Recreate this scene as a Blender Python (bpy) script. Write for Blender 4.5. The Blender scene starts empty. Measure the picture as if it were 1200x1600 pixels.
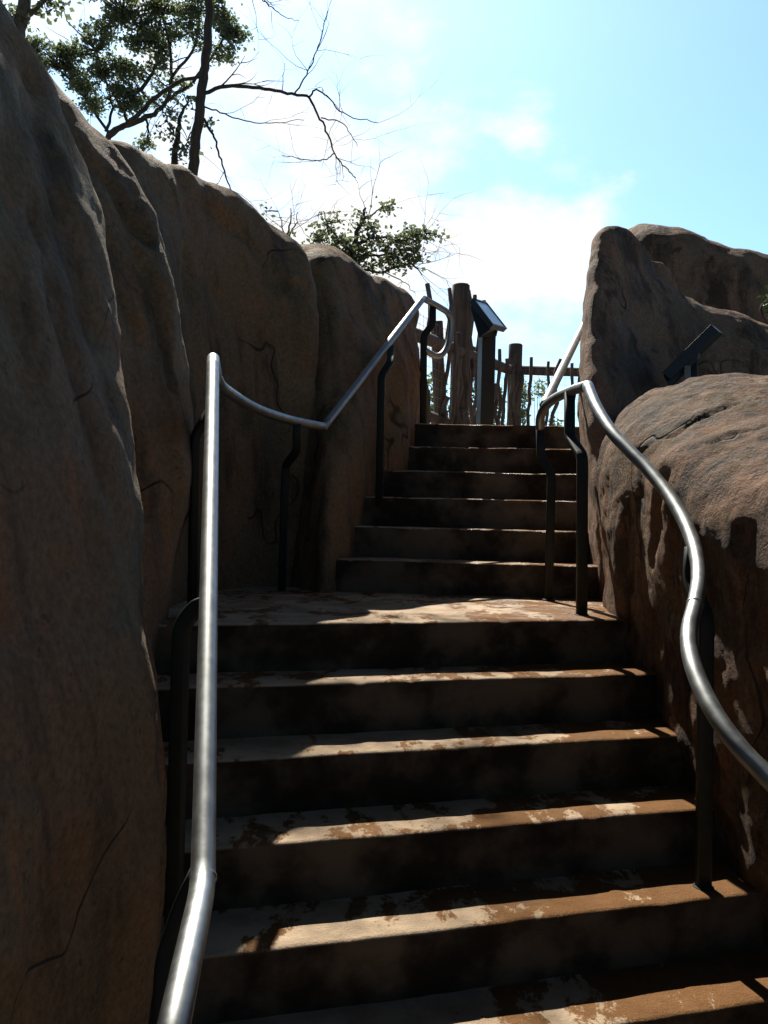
import bpy, bmesh, math, random
import numpy as np
from mathutils import Vector, Matrix, noise
R = math.radians
random.seed(7)
scene = bpy.context.scene
col = scene.collection

# ------------------------------------------------------------------ camera
F = 1358.0                       # focal length in pixels of the 1200 x 1600 photograph
EYE = Vector((0, 0, 0.40))       # z = 0 is the middle landing
ROLL, PITCH = R(1.4), R(0.2)
fwd = Vector((0, math.cos(PITCH), math.sin(PITCH)))
up0 = Vector((0, -math.sin(PITCH), math.cos(PITCH)))
rgt0 = Vector((1, 0, 0))
rgt = math.cos(ROLL) * rgt0 + math.sin(ROLL) * up0
upv = -math.sin(ROLL) * rgt0 + math.cos(ROLL) * up0
cam = bpy.data.cameras.new('camera')
cam.sensor_fit = 'VERTICAL'; cam.sensor_height = 36.0; cam.sensor_width = 27.0
cam.lens = F / 1600.0 * 36.0
cam.clip_start = 0.02; cam.clip_end = 2000
camo = bpy.data.objects.new('camera', cam); col.objects.link(camo)
camo.matrix_world = Matrix(((rgt.x, upv.x, -fwd.x, EYE.x), (rgt.y, upv.y, -fwd.y, EYE.y),
                            (rgt.z, upv.z, -fwd.z, EYE.z), (0, 0, 0, 1)))
scene.camera = camo

def ray(px, py): return fwd + (px - 600) / F * rgt - (py - 800) / F * upv
def Q(px, py, d): return EYE + ray(px, py) * d           # point at a real distance d ahead
def W(x, y, z): return Vector((x, y, z))
def on_plane(px, py, p0, n):
    r = ray(px, py); return EYE + r * ((p0 - EYE).dot(n) / r.dot(n))

# ------------------------------------------------------------------ world and sun
SUN_AZ, SUN_EL = R(-16), R(51)   # azimuth from straight ahead, negative = left
world = bpy.data.worlds.new('World'); scene.world = world; world.use_nodes = True
nt = world.node_tree; nt.nodes.clear()
def wn(t, **k):
    n = nt.nodes.new(t)
    for a, b in k.items(): setattr(n, a, b)
    return n
out = wn('ShaderNodeOutputWorld'); bg = wn('ShaderNodeBackground')
bg.inputs['Strength'].default_value = 0.14
sky = wn('ShaderNodeTexSky', sky_type='NISHITA', sun_disc=False)
sky.sun_elevation = SUN_EL; sky.sun_rotation = SUN_AZ
sky.air_density = 1.0; sky.dust_density = 1.2; sky.ozone_density = 1.0; sky.altitude = 0
tc = wn('ShaderNodeTexCoord')
tint = wn('ShaderNodeMix', data_type='RGBA', blend_type='MULTIPLY'); tint.inputs[0].default_value = 1
tint.inputs[7].default_value = (0.62, 0.84, 0.98, 1)
nt.links.new(sky.outputs[0], tint.inputs[6])
# clouds: noise over the direction, thick around one patch of sky
def cloud_field(center, r0, r1):
    sub = wn('ShaderNodeVectorMath', operation='DISTANCE'); nrm = wn('ShaderNodeVectorMath', operation='NORMALIZE')
    nt.links.new(tc.outputs['Generated'], nrm.inputs[0]); nt.links.new(nrm.outputs[0], sub.inputs[0])
    sub.inputs[1].default_value = center.normalized()
    mr = wn('ShaderNodeMapRange'); mr.clamp = True
    mr.inputs[1].default_value = r0; mr.inputs[2].default_value = r1; mr.inputs[3].default_value = 1; mr.inputs[4].default_value = 0
    nt.links.new(sub.outputs['Value'], mr.inputs[0]); return mr.outputs[0]
def vmath(op, a, b):
    m = wn('ShaderNodeMath', operation=op)
    for i, v in enumerate((a, b)):
        if isinstance(v, (int, float)): m.inputs[i].default_value = v
        else: nt.links.new(v, m.inputs[i])
    return m.outputs[0]
f1 = cloud_field(ray(480, 420), 0.04, 0.36)
f2 = cloud_field(ray(300, 150), 0.05, 0.55)
f3 = cloud_field(ray(800, 420), 0.02, 0.17)
f4 = cloud_field(ray(930, 345), 0.0, 0.07)
f5 = cloud_field(ray(830, 205), 0.0, 0.08)
fld = vmath('MAXIMUM', vmath('MAXIMUM', f1, vmath('MULTIPLY', f2, 0.56)), f3)
fld = vmath('MAXIMUM', fld, vmath('MAXIMUM', vmath('MULTIPLY', f4, 0.72), vmath('MULTIPLY', f5, 0.72)))
mp = wn('ShaderNodeMapping'); mp.inputs['Scale'].default_value = (1, 1, 1.9)
nt.links.new(tc.outputs['Generated'], mp.inputs[0])
nz = wn('ShaderNodeTexNoise'); nz.inputs['Scale'].default_value = 11; nz.inputs['Detail'].default_value = 7; nz.inputs['Roughness'].default_value = 0.58
nt.links.new(mp.outputs[0], nz.inputs['Vector'])
s = vmath('ADD', vmath('MULTIPLY', fld, 0.62), vmath('MULTIPLY', nz.outputs[0], 0.95))
mr = wn('ShaderNodeMapRange', interpolation_type='SMOOTHSTEP'); mr.clamp = True
mr.inputs[1].default_value = 0.66; mr.inputs[2].default_value = 1.06
nt.links.new(s, mr.inputs[0])
cm = wn('ShaderNodeMix', data_type='RGBA'); cm.inputs[7].default_value = (4.7, 4.7, 4.6, 1)
nt.links.new(mr.outputs[0], cm.inputs[0]); nt.links.new(tint.outputs[2], cm.inputs[6])
# the open, hazy half of the sky lies ahead towards the sun; the rest is deep blue
dk = cloud_field(ray(600, 350), 0.55, 1.1)
dkr = wn('ShaderNodeMapRange', interpolation_type='SMOOTHSTEP'); dkr.inputs[3].default_value = 0.36; dkr.inputs[4].default_value = 1.0
nt.links.new(dk, dkr.inputs[0])
# ... and every sky is palest low down and deepest overhead
sxyz = wn('ShaderNodeSeparateXYZ'); nt.links.new(tc.outputs['Generated'], sxyz.inputs[0])
zen = wn('ShaderNodeMapRange', interpolation_type='SMOOTHSTEP'); nt.links.new(sxyz.outputs[2], zen.inputs[0])
zen.inputs[1].default_value = 0.48; zen.inputs[2].default_value = 0.8; zen.inputs[3].default_value = 1.0; zen.inputs[4].default_value = 0.12
dm = wn('ShaderNodeVectorMath', operation='SCALE'); nt.links.new(cm.outputs[2], dm.inputs[0]); nt.links.new(vmath('MULTIPLY', dkr.outputs[0], zen.outputs[0]), dm.inputs['Scale'])
nt.links.new(dm.outputs[0], bg.inputs[0]); nt.links.new(bg.outputs[0], out.inputs[0])

sd = bpy.data.lights.new('sun', 'SUN'); sd.energy = 5.0; sd.angle = R(0.5); sd.color = (1.0, 0.93, 0.82)
so = bpy.data.objects.new('sun', sd); col.objects.link(so)
sun_dir = Vector((math.sin(SUN_AZ) * math.cos(SUN_EL), math.cos(SUN_AZ) * math.cos(SUN_EL), math.sin(SUN_EL)))
so.rotation_euler = sun_dir.to_track_quat('Z', 'Y').to_euler(); so.location = sun_dir * 30

scene.view_settings.view_transform = 'Standard'; scene.view_settings.look = 'None'
scene.view_settings.exposure = 0.75; scene.view_settings.gamma = 1.0

# ------------------------------------------------------------------ materials
class M:
    def __init__(s, name):
        s.m = bpy.data.materials.new(name); s.m.use_nodes = True
        s.t = s.m.node_tree; s.b = s.t.nodes['Principled BSDF']
        s.out = s.t.nodes['Material Output']; s.tc = s.t.nodes.new('ShaderNodeTexCoord')
    def link(s, a, b): s.t.links.new(a, b)
    def node(s, t, **k):
        n = s.t.nodes.new(t)
        for a, b in k.items(): setattr(n, a, b)
        return n
    def noise(s, scale, detail=5, rough=0.55, stretch=(1, 1, 1), off=(0, 0, 0), dist=0):
        mp = s.node('ShaderNodeMapping'); mp.inputs['Scale'].default_value = stretch; mp.inputs['Location'].default_value = off
        s.link(s.tc.outputs['Object'], mp.inputs[0])
        n = s.node('ShaderNodeTexNoise'); n.inputs['Scale'].default_value = scale; n.inputs['Detail'].default_value = detail
        n.inputs['Roughness'].default_value = rough; n.inputs['Distortion'].default_value = dist
        s.link(mp.outputs[0], n.inputs['Vector']); return n.outputs[0]
    def rng(s, v, a, b, c=0, d=1, smooth=True):
        m = s.node('ShaderNodeMapRange', interpolation_type='SMOOTHSTEP' if smooth else 'LINEAR'); m.clamp = True
        for i, x in enumerate((a, b, c, d)): m.inputs[i + 1].default_value = x
        s.link(v, m.inputs[0]); return m.outputs[0]
    def mix(s, f, a, b, blend='MIX'):
        m = s.node('ShaderNodeMix', data_type='RGBA', blend_type=blend)
        for i, v in ((0, f), (6, a), (7, b)):
            if hasattr(v, 'is_linked'): s.link(v, m.inputs[i])
            elif i == 0: m.inputs[0].default_value = v
            else: m.inputs[i].default_value = (*v, 1)
        return m.outputs[2]
    def math(s, op, a, b=0):
        m = s.node('ShaderNodeMath', operation=op)
        for i, v in enumerate((a, b)):
            if hasattr(v, 'is_linked'): s.link(v, m.inputs[i])
            else: m.inputs[i].default_value = v
        return m.outputs[0]
    def bump(s, h, strength=0.3, dist=0.01):
        b = s.node('ShaderNodeBump'); b.inputs['Strength'].default_value = strength; b.inputs['Distance'].default_value = dist
        s.link(h, b.inputs['Height']); s.link(b.outputs[0], s.b.inputs['Normal'])
    def color(s, c): s.link(c, s.b.inputs['Base Color'])
    def rough(s, v):
        if hasattr(v, 'is_linked'): s.link(v, s.b.inputs['Roughness'])
        else: s.b.inputs['Roughness'].default_value = v

def rock_mat(name, base, warm, dark, pale, gray, spec=0.25, con=1.0):
    m = M(name)
    big = m.rng(m.noise(2.2, 6, 0.6, (1, 1, 0.6)), 0.38, 0.62)
    mr1 = m.node('ShaderNodeMapping'); mr1.inputs['Rotation'].default_value = (R(-15), 0, 0); m.link(m.tc.outputs['Object'], mr1.inputs[0])
    mr2 = m.node('ShaderNodeMapping'); mr2.inputs['Scale'].default_value = (1, 1, 0.13); m.link(mr1.outputs[0], mr2.inputs[0])
    def sn(scale, det, dist):
        n = m.node('ShaderNodeTexNoise'); n.inputs['Scale'].default_value = scale; n.inputs['Detail'].default_value = det
        n.inputs['Roughness'].default_value = 0.62; n.inputs['Distortion'].default_value = dist; m.link(mr2.outputs[0], n.inputs['Vector']); return n.outputs[0]
    streak = m.rng(sn(5.5, 8, 0.3), 0.46, 0.66)
    mott = m.rng(m.noise(7, 8, 0.65), 0.4, 0.7)
    c = m.mix(big, base, warm)
    c = m.mix(m.math('MULTIPLY', streak, min(1, 0.9 * con)), c, dark)
    c = m.mix(m.math('MULTIPLY', mott, 0.45 * con), c, pale)
    c = m.mix(m.math('MULTIPLY', m.rng(sn(8.5, 5, 0.2), 0.56, 0.72), 0.7), c, tuple(x * k for x, k in zip(warm, (1.55, 1.2, 0.95))))
    if con > 1:
        bl = m.rng(m.noise(4.5, 8, 0.7, (1, 1, 0.5), (5, 3, 8), 0.5), 0.5, 0.62)
        c = m.mix(m.math('MULTIPLY', bl, 0.85), c, tuple(x * 0.25 for x in base))
        br = m.rng(m.noise(6, 7, 0.7, (1, 1, 0.3), (1, 6, 3), 0.3), 0.54, 0.66)
        c = m.mix(m.math('MULTIPLY', br, 0.7), c, (0.33, 0.23, 0.14))
    g = m.rng(m.noise(2.3, 5, 0.6, (1, 1, 1), (9, 4, 2)), 0.5, 0.7)
    c = m.mix(m.math('MULTIPLY', g, 0.6), c, gray)
    sp = m.rng(m.noise(60, 4, 0.7), 0.3, 0.75, 0.62, 1.3, False)
    mulc = m.node('ShaderNodeCombineColor')
    for i in range(3): m.link(sp, mulc.inputs[i])
    c = m.mix(1.0, c, mulc.outputs[0], 'MULTIPLY')
    # hairline cracks and small dark pits
    cr1 = m.math('ABSOLUTE', m.math('SUBTRACT', m.noise(1.1, 3, 0.5, (1, 1, 0.8), (4, 8, 1), 0.0), 0.5))
    crk = m.math('MULTIPLY', m.rng(cr1, 0.0, 0.004, 1, 0), m.rng(m.noise(1.9, 2, 0.5, (1, 1, 1), (7, 7, 7)), 0.48, 0.6))
    pit = m.rng(m.noise(38, 3, 0.5, (1, 1, 1), (2, 2, 2)), 0.66, 0.74)
    c = m.mix(m.math('MULTIPLY', crk, 0.8), c, (0.015, 0.012, 0.01)); c = m.mix(m.math('MULTIPLY', pit, 0.5), c, dark)
    m.color(c); m.rough(m.rng(mott, 0, 1, 0.75, 0.95)); m.b.inputs['Specular IOR Level'].default_value = spec
    h = m.math('ADD', m.math('MULTIPLY', m.noise(14, 9, 0.68), 1.0), m.math('MULTIPLY', m.noise(90, 4, 0.7), 0.35))
    h = m.math('ADD', h, m.math('MULTIPLY', m.noise(9, 6, 0.6, (1.5, 1.5, 0.35)), 0.6))
    h = m.math('SUBTRACT', h, m.math('ADD', m.math('MULTIPLY', crk, 0.6), m.math('MULTIPLY', pit, 0.25)))
    m.bump(h, 0.85, 0.035 * con)
    return m.m
MAT = {}
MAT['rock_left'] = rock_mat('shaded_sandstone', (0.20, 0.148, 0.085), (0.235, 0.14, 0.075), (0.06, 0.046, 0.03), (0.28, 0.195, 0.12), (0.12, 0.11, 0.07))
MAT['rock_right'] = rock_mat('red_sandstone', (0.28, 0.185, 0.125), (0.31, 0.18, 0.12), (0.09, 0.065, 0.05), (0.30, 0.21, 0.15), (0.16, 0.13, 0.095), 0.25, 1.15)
MAT['boulder'] = rock_mat('ochre_sandstone', (0.16, 0.10, 0.06), (0.185, 0.09, 0.048), (0.02, 0.015, 0.012), (0.25, 0.175, 0.11), (0.07, 0.062, 0.042), 0.25, 1.5)

def concrete():
    m = M('wet_stained_concrete')
    base = m.mix(m.rng(m.noise(5, 6, 0.6), 0.35, 0.65), (0.38, 0.28, 0.19), (0.58, 0.445, 0.31))
    st = m.noise(3.6, 12, 0.72, (1.5, 0.9, 0.5), (2, 7, 0), 0.2)
    geo = m.node('ShaderNodeSeparateXYZ'); m.link(m.tc.outputs['Object'], geo.inputs[0])
    side = m.rng(geo.outputs[0], 0.15, 1.0, 0.0, 0.13, False)      # more damp ochre stains on the right
    st2 = m.rng(m.math('ADD', st, side), 0.52, 0.56)
    base = m.mix(st2, base, m.mix(m.noise(20, 4), (0.14, 0.065, 0.025), (0.26, 0.135, 0.055)))
    bl = m.rng(m.noise(2.5, 5, 0.6, (1, 1, 1.5), (5, 5, 5)), 0.55, 0.72)
    base = m.mix(m.math('MULTIPLY', bl, 0.45), base, (0.16, 0.13, 0.10))
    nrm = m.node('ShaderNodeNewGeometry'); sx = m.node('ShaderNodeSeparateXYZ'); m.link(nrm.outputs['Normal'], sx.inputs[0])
    riser = m.rng(sx.outputs[2], 0.3, 0.8, 1, 0)                     # steep faces darkened: the risers' shade put into the colour, mottled
    riser_shade = m.mix(m.rng(m.noise(3.5, 6, 0.6, (1, 1, 1)), 0.4, 0.65), (0.028, 0.022, 0.016), (0.13, 0.10, 0.07))
    base = m.mix(riser, base, riser_shade)
    m.color(base)
    wet = m.rng(m.noise(6, 6, 0.65, (1, 1, 1), (1, 2, 3)), 0.42, 0.62)
    pud = m.math('MULTIPLY', m.math('MULTIPLY', wet, m.rng(geo.outputs[2], -0.03, -0.01)), m.rng(geo.outputs[0], -0.1, 0.5))
    ro = m.math('MAXIMUM', m.rng(wet, 0, 1, 0.8, 0.55), m.math('MULTIPLY', riser, 0.85))
    m.rough(m.math('SUBTRACT', ro, m.math('MULTIPLY', pud, 0.3)))
    m.link(m.rng(pud, 0, 1, 0.1, 0.5), m.b.inputs['Specular IOR Level'])
    h = m.math('ADD', m.noise(150, 5, 0.75), m.math('MULTIPLY', m.noise(18, 8, 0.65), 1.2))
    m.bump(h, 0.8, 0.01)
    return m.m
MAT['concrete'] = concrete()

def metal():
    m = M('brushed_galvanised_steel')
    n = m.noise(14, 6, 0.6); m.color(m.mix(m.rng(n, 0.35, 0.65), (0.29, 0.31, 0.312), (0.36, 0.38, 0.384)))
    m.b.inputs['Metallic'].default_value = 1
    m.rough(m.rng(m.noise(30, 7, 0.7), 0.35, 0.68, 0.42, 0.52))
    m.bump(m.noise(220, 4, 0.6), 0.08, 0.001)
    return m.m
MAT['metal'] = metal()
def paint(name, c, rough=0.5, spec=0.4, sc=30, amt=0.25):
    m = M(name); n = m.rng(m.noise(sc, 6, 0.65), 0.35, 0.7)
    m.color(m.mix(n, c, tuple(x * (1 - amt) + 0.01 for x in c))); m.rough(rough); m.b.inputs['Specular IOR Level'].default_value = spec
    m.bump(m.noise(80, 4, 0.6), 0.15, 0.003); return m.m
MAT['post'] = paint('dark_green_paint', (0.012, 0.018, 0.017), 0.6, 0.2)
MAT['sign_dark'] = paint('black_green_paint', (0.016, 0.022, 0.024), 0.5)
MAT['rubber'] = paint('grey_plate', (0.20, 0.20, 0.19), 0.6)
def wood(name, a, b, c):
    m = M(name)
    g = m.noise(22, 7, 0.65, (1.6, 1.6, 0.09), (0, 0, 0), 0.4)
    x = m.mix(m.rng(g, 0.35, 0.65), a, b); x = m.mix(m.rng(m.noise(5, 5), 0.5, 0.7), x, c)
    m.color(x); m.rough(0.85); m.bump(g, 0.7, 0.01); return m.m
MAT['post_wood'] = wood('weathered_post_wood', (0.07, 0.05, 0.038), (0.15, 0.11, 0.085), (0.05, 0.04, 0.034))
MAT['stick_wood'] = wood('grey_stick_wood', (0.10, 0.078, 0.062), (0.19, 0.15, 0.12), (0.07, 0.058, 0.05))
MAT['bark'] = wood('dark_bark', (0.04, 0.032, 0.026), (0.085, 0.068, 0.055), (0.03, 0.026, 0.022))
MAT['bark_pale'] = wood('grey_bark', (0.09, 0.075, 0.065), (0.16, 0.135, 0.12), (0.06, 0.05, 0.045))
def leafm(name, a, b, trans):
    m = M(name); n = m.rng(m.noise(3, 4), 0.35, 0.65)
    c = m.mix(n, a, b); m.color(c); m.rough(0.5)
    tr = m.node('ShaderNodeBsdfTranslucent'); m.link(m.mix(1.0, c, (1.3, 1.45, 0.95), 'MULTIPLY'), tr.inputs[0])
    mx = m.node('ShaderNodeMixShader'); mx.inputs[0].default_value = trans
    m.link(m.b.outputs[0], mx.inputs[1]); m.link(tr.outputs[0], mx.inputs[2]); m.link(mx.outputs[0], m.out.inputs[0])
    return m.m
MAT['leaf'] = leafm('oak_leaves', (0.13, 0.15, 0.11), (0.19, 0.205, 0.155), 0.55)
MAT['leaf_dark'] = leafm('dark_leaves', (0.10, 0.115, 0.08), (0.15, 0.155, 0.115), 0.5)
MAT['leaf_shade'] = leafm('deep_green_leaves', (0.03, 0.05, 0.02), (0.05, 0.07, 0.03), 0.25)
MAT['leaf_bright'] = leafm('young_leaves', (0.07, 0.11, 0.03), (0.12, 0.15, 0.05), 0.5)
MAT['wire'] = paint('zinc_wire', (0.25, 0.26, 0.26), 0.5)
def panelm():
    m = M('laminated_panel')
    c = m.mix(m.rng(m.noise(9, 3), 0.4, 0.6), (0.10, 0.17, 0.24), (0.16, 0.25, 0.33))  # blue of the reflected sky painted into the base colour
    m.color(c); m.rough(0.3); return m.m
MAT['panel'] = panelm()
def groundm():
    m = M('soil'); m.color(m.mix(m.rng(m.noise(2, 8), 0.35, 0.65), (0.10, 0.075, 0.05), (0.07, 0.085, 0.035))); m.rough(0.95)
    m.bump(m.noise(20, 8), 0.6, 0.05); return m.m
MAT['soil'] = groundm()
MAT['path'] = paint('pale_path_concrete', (0.30, 0.24, 0.19), 0.8, 0.3, 8)

# ------------------------------------------------------------------ helpers
def mk(name, verts, faces, mat, parent=None, smooth=True):
    me = bpy.data.meshes.new(name); me.from_pydata([tuple(v) for v in verts], [], faces); me.update()
    if smooth: me.polygons.foreach_set('use_smooth', [True] * len(me.polygons))
    me.materials.append(mat)
    o = bpy.data.objects.new(name, me); col.objects.link(o)
    if parent is not None:
        o.parent = parent; o.matrix_parent_inverse = Matrix.Translation(-parent.location)
    return o
def tag(o, label=None, cat=None, group=None, kind=None):
    if label: o['label'] = label
    if cat: o['category'] = cat
    if group: o['group'] = group
    if kind: o['kind'] = kind
    return o
def thing(name, loc, label, cat, group=None):
    o = bpy.data.objects.new(name, None); col.objects.link(o); o.location = loc; o.empty_display_size = 0.1
    return tag(o, label, cat, group)

class MB:
    def __init__(s): s.v = []; s.f = []
    def ring(s, pts): b = len(s.v); s.v += pts; return list(range(b, b + len(pts)))
    def bridge(s, a, b):
        n = len(a)
        for i in range(n): s.f.append((a[i], a[(i + 1) % n], b[(i + 1) % n], b[i]))
    def tube(s, pts, rads, seg=12, cap=True, shape=None, up=None):
        """sweep; shape=(w,t) gives a rounded rectangular bar whose wide side follows up x tangent"""
        n = len(pts)
        if not isinstance(rads, (list, tuple)): rads = [rads] * n
        prev = None; u = None
        for i in range(n):
            t = (pts[min(i + 1, n - 1)] - pts[max(i - 1, 0)]).normalized()
            if u is None:
                u = (up if up else (Vector((0, 0, 1)) if abs(t.z) < 0.9 else Vector((1, 0, 0))))
            u = (u - t * u.dot(t)).normalized(); v = t.cross(u)
            rg = []
            for k in range(seg):
                a = 2 * math.pi * (k + 0.5) / seg
                if shape:
                    c, q = math.cos(a), math.sin(a); p = 0.35
                    x = math.copysign(abs(c) ** p, c) * shape[0] / 2; y = math.copysign(abs(q) ** p, q) * shape[1] / 2
                    rg.append(pts[i] + u * x + v * y)
                else: rg.append(pts[i] + (u * math.cos(a) + v * math.sin(a)) * rads[i])
            r = s.ring(rg)
            if prev: s.bridge(prev, r)
            elif cap: s.f.append(tuple(reversed(r)))
            prev = r
        if cap: s.f.append(tuple(prev))
    def box(s, c, ax, ay, az):
        """box from centre and three half-vectors"""
        b = len(s.v)
        for i in (-1, 1):
            for j in (-1, 1):
                for k in (-1, 1): s.v.append(c + ax * i + ay * j + az * k)
        for f in ((0, 1, 3, 2), (4, 6, 7, 5), (0, 4, 5, 1), (2, 3, 7, 6), (0, 2, 6, 4), (1, 5, 7, 3)):
            s.f.append(tuple(b + q for q in f))
    def build(s, name, mat, parent=None, smooth=True, bevel=0):
        o = mk(name, s.v, s.f, mat, parent, smooth)
        if bevel:
            m = o.modifiers.new('b', 'BEVEL'); m.width = bevel; m.segments = 2
        return o

def cr(p0, p1, p2, p3, t):
    return 0.5 * ((2 * p1) + (-p0 + p2) * t + (2 * p0 - 5 * p1 + 4 * p2 - p3) * t * t + (-p0 + 3 * p1 - 3 * p2 + p3) * t ** 3)
def spline(pts, n):
    """smooth curve through pts, n samples a span"""
    out_ = []
    P = [pts[0] + (pts[0] - pts[1])] + list(pts) + [pts[-1] + (pts[-1] - pts[-2])]
    for i in range(len(pts) - 1):
        for k in range(n): out_.append(cr(P[i], P[i + 1], P[i + 2], P[i + 3], k / n))
    out_.append(pts[-1]); return out_

def rock(name, sections, mat, parent=None, res=0.03, amp=1.0, seed=0, cracks=1.0, flute=1.0, fine=1.0, grooves=()):
    K = len(sections[0])
    def L(a, b): return (a - b).length
    # resample levels, then sections
    ncol = []
    for j in range(K - 1):
        m = max(L(s_[j], s_[j + 1]) for s_ in sections); ncol.append(max(2, min(60, int(m / res))))
    def sp_counts(pts, cnt):
        P = [pts[0] * 2 - pts[1]] + list(pts) + [pts[-1] * 2 - pts[-2]]; o_ = []
        for i in range(len(pts) - 1):
            for k in range(cnt[i]): o_.append(cr(P[i], P[i + 1], P[i + 2], P[i + 3], k / cnt[i]))
        o_.append(pts[-1]); return o_
    rows = [sp_counts(s_, ncol) for s_ in sections]
    nrow = []
    for i in range(len(sections) - 1):
        m = max(L(sections[i][j], sections[i + 1][j]) for j in range(K)); nrow.append(max(2, min(70, int(m / res))))
    NV = len(rows[0]); cols_ = [sp_counts([r_[j] for r_ in rows], nrow) for j in range(NV)]
    NU = len(cols_[0])
    G = [[cols_[j][i] for j in range(NV)] for i in range(NU)]
    off = Vector((seed * 7.3, seed * 3.1, seed * 5.7)); verts = []; base_p = []; nrm_ = []
    for i in range(NU):
        for j in range(NV):
            a = G[min(i + 1, NU - 1)][j] - G[max(i - 1, 0)][j]; b = G[i][min(j + 1, NV - 1)] - G[i][max(j - 1, 0)]
            n = a.cross(b)
            n = n.normalized() if n.length > 1e-9 else Vector((0, 0, 1))
            p = G[i][j]; q = p + off
            d = 0.05 * noise.fractal(q * 1.7, 1.0, 2.0, 4) + 0.011 * fine * (noise.ridged_multi_fractal(q * 2.6, 0.9, 2.1, 5, 1.0, 2.0) - 1.0) 
            fl = noise.noise(Vector((q.x * 4.2, q.y * 4.2, q.z * 0.9)) + Vector((0, 0, 0.6 * noise.noise(q * 1.5))))
            d += 0.045 * flute * (abs(fl) * 2 - 0.5)
            d += 0.008 * fine * noise.fractal(q * 9, 0.9, 2.1, 4)
            cn = noise.noise(Vector((q.x * 1.1 + 0.7 * q.z, q.y * 1.1, q.z * 0.9)) * 1.5 + 0.35 * noise.noise_vector(q * 2.2))
            d -= 0.05 * cracks * math.exp(-(cn / 0.035) ** 2) * (0.4 + 0.6 * abs(noise.noise(q * 0.8)))
            fl2 = noise.noise(Vector((q.x * 9, (q.y + 0.3 * q.z) * 9, q.z * 1.1)))
            d += 0.02 * flute * fl2
            verts.append(p + n * d * amp); base_p.append(p); nrm_.append(n)
    if grooves:      # carved clefts: polylines laid on the surface
        A = np.array([tuple(v) for v in verts]); N_ = np.array([tuple(v) for v in nrm_]); E = np.array(tuple(EYE))
        rel = A - E; dep = rel @ np.array(tuple(fwd)); dd = np.zeros(len(A))
        ux = rel @ np.array(tuple(rgt)) / np.maximum(dep, .1) * F + 600; uy = 800 - rel @ np.array(tuple(upv)) / np.maximum(dep, .1) * F
        for line, w_, dp_ in grooves:
            pts = []
            for (x, y) in line:
                r2 = (ux - x) ** 2 + (uy - y) ** 2; near = r2 < max(r2.min() * 2 + 60, 120)
                idx = np.where(near)[0]; pts.append(A[idx[np.argmin(dep[idx])]])
            best = np.full(len(A), 9.0)
            for a_, b_ in zip(pts, pts[1:]) if len(pts) > 1 else [(pts[0], pts[0] + 1e-4)]:
                ab = b_ - a_; t_ = np.clip(((A - a_) @ ab) / max(ab @ ab, 1e-9), 0, 1); k_ = np.linalg.norm(A - a_ - t_[:, None] * ab, axis=1)
                best = np.minimum(best, k_)
            wob = np.array([1 + .45 * noise.noise(Vector(v) * 9) for v in verts]) if len(line) > 1 else np.array([1 + .5 * noise.noise(Vector(v) * 5) for v in verts])
            if name == 'rock_face': dp_ = dp_ * 0.7
            dd -= dp_ * np.exp(-(best / (w_ * wob)) ** 2)
        A = A + N_ * dd[:, None]; verts = [Vector(v) for v in A]
    faces = [(i * NV + j, (i + 1) * NV + j, (i + 1) * NV + j + 1, i * NV + j + 1) for i in range(NU - 1) for j in range(NV - 1)]
    return mk(name, verts, faces, mat, parent)
def backed(secs, bv, low=-1.5, drop=0.12):
    """append crown and back points so that every rock is a solid mass"""
    o_ = []
    for s_ in secs:
        c = s_[-1]; b = Vector((bv[0], bv[1], 0))
        o_.append(list(s_) + [c + b * 0.45 + Vector((0, 0, -drop * 0.5)), c + b + Vector((0, 0, -drop * 4)), Vector((c.x + b.x * 1.2, c.y + b.y * 1.2, low))])
    return o_
def qs(*t): return [Q(*p) for p in t]

# ------------------------------------------------------------------ ground
def terrain():
    v = []; f = []
    xs = [-300, -120, -50, -25, -14, -9, -6, -4.5, -3.6, -3, -2.5, -2.1, -1.8, -1.5, 1.5, 1.8, 2.2, 2.6, 3, 3.6, 4.5, 6, 9, 14, 25, 50, 120, 300]
    ys = [-300, -120, -50, -25, -14, -9, -6, -4, -2, -1, 0, 1, 2, 3, 4, 5, 5.6, 6.2, 6.6, 7, 7.6, 8.4, 9.5, 11, 14, 20, 30, 50, 120, 300]
    for y in ys:
        for x in xs:
            side = min(1, max(0, (abs(x) - 1.7) / 1.0)); fr = min(1, max(0, (y - 5.6) / 0.6)) if abs(x) < 3 else 1
            h = max(side * min(1, max(0, (y + 4) / 3)), fr if y > 5 else 0)
            z = -1.62 + h * 2.58 + (0.15 * noise.noise(Vector((x * .3, y * .3, 0))) if h >= 1 and (abs(x) > 3 or y > 11) else 0)
            v.append(Vector((x, y, z)))
    n = len(xs)
    for j in range(len(ys) - 1):
        for i in range(n - 1): f.append((j * n + i, j * n + i + 1, (j + 1) * n + i + 1, (j + 1) * n + i))
    tag(mk('ground', v, f, MAT['soil']), kind='structure')
terrain()

# ------------------------------------------------------------------ stairs
TH = R(16)
U = Vector((-math.sin(TH), math.cos(TH), 0)); V = Vector((math.cos(TH), math.sin(TH), 0))   # lower flight: heading, across
R1, T1 = 0.175, 0.2355
O1 = Vector((0, 3.25, 0))
TU = R(-4)
U2 = Vector((-math.sin(TU), math.cos(TU), 0)); V2 = Vector((math.cos(TU), math.sin(TU), 0))
R2, T2 = 0.168, 0.25
O2 = Vector((0.3, 4.47, 0))

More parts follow.
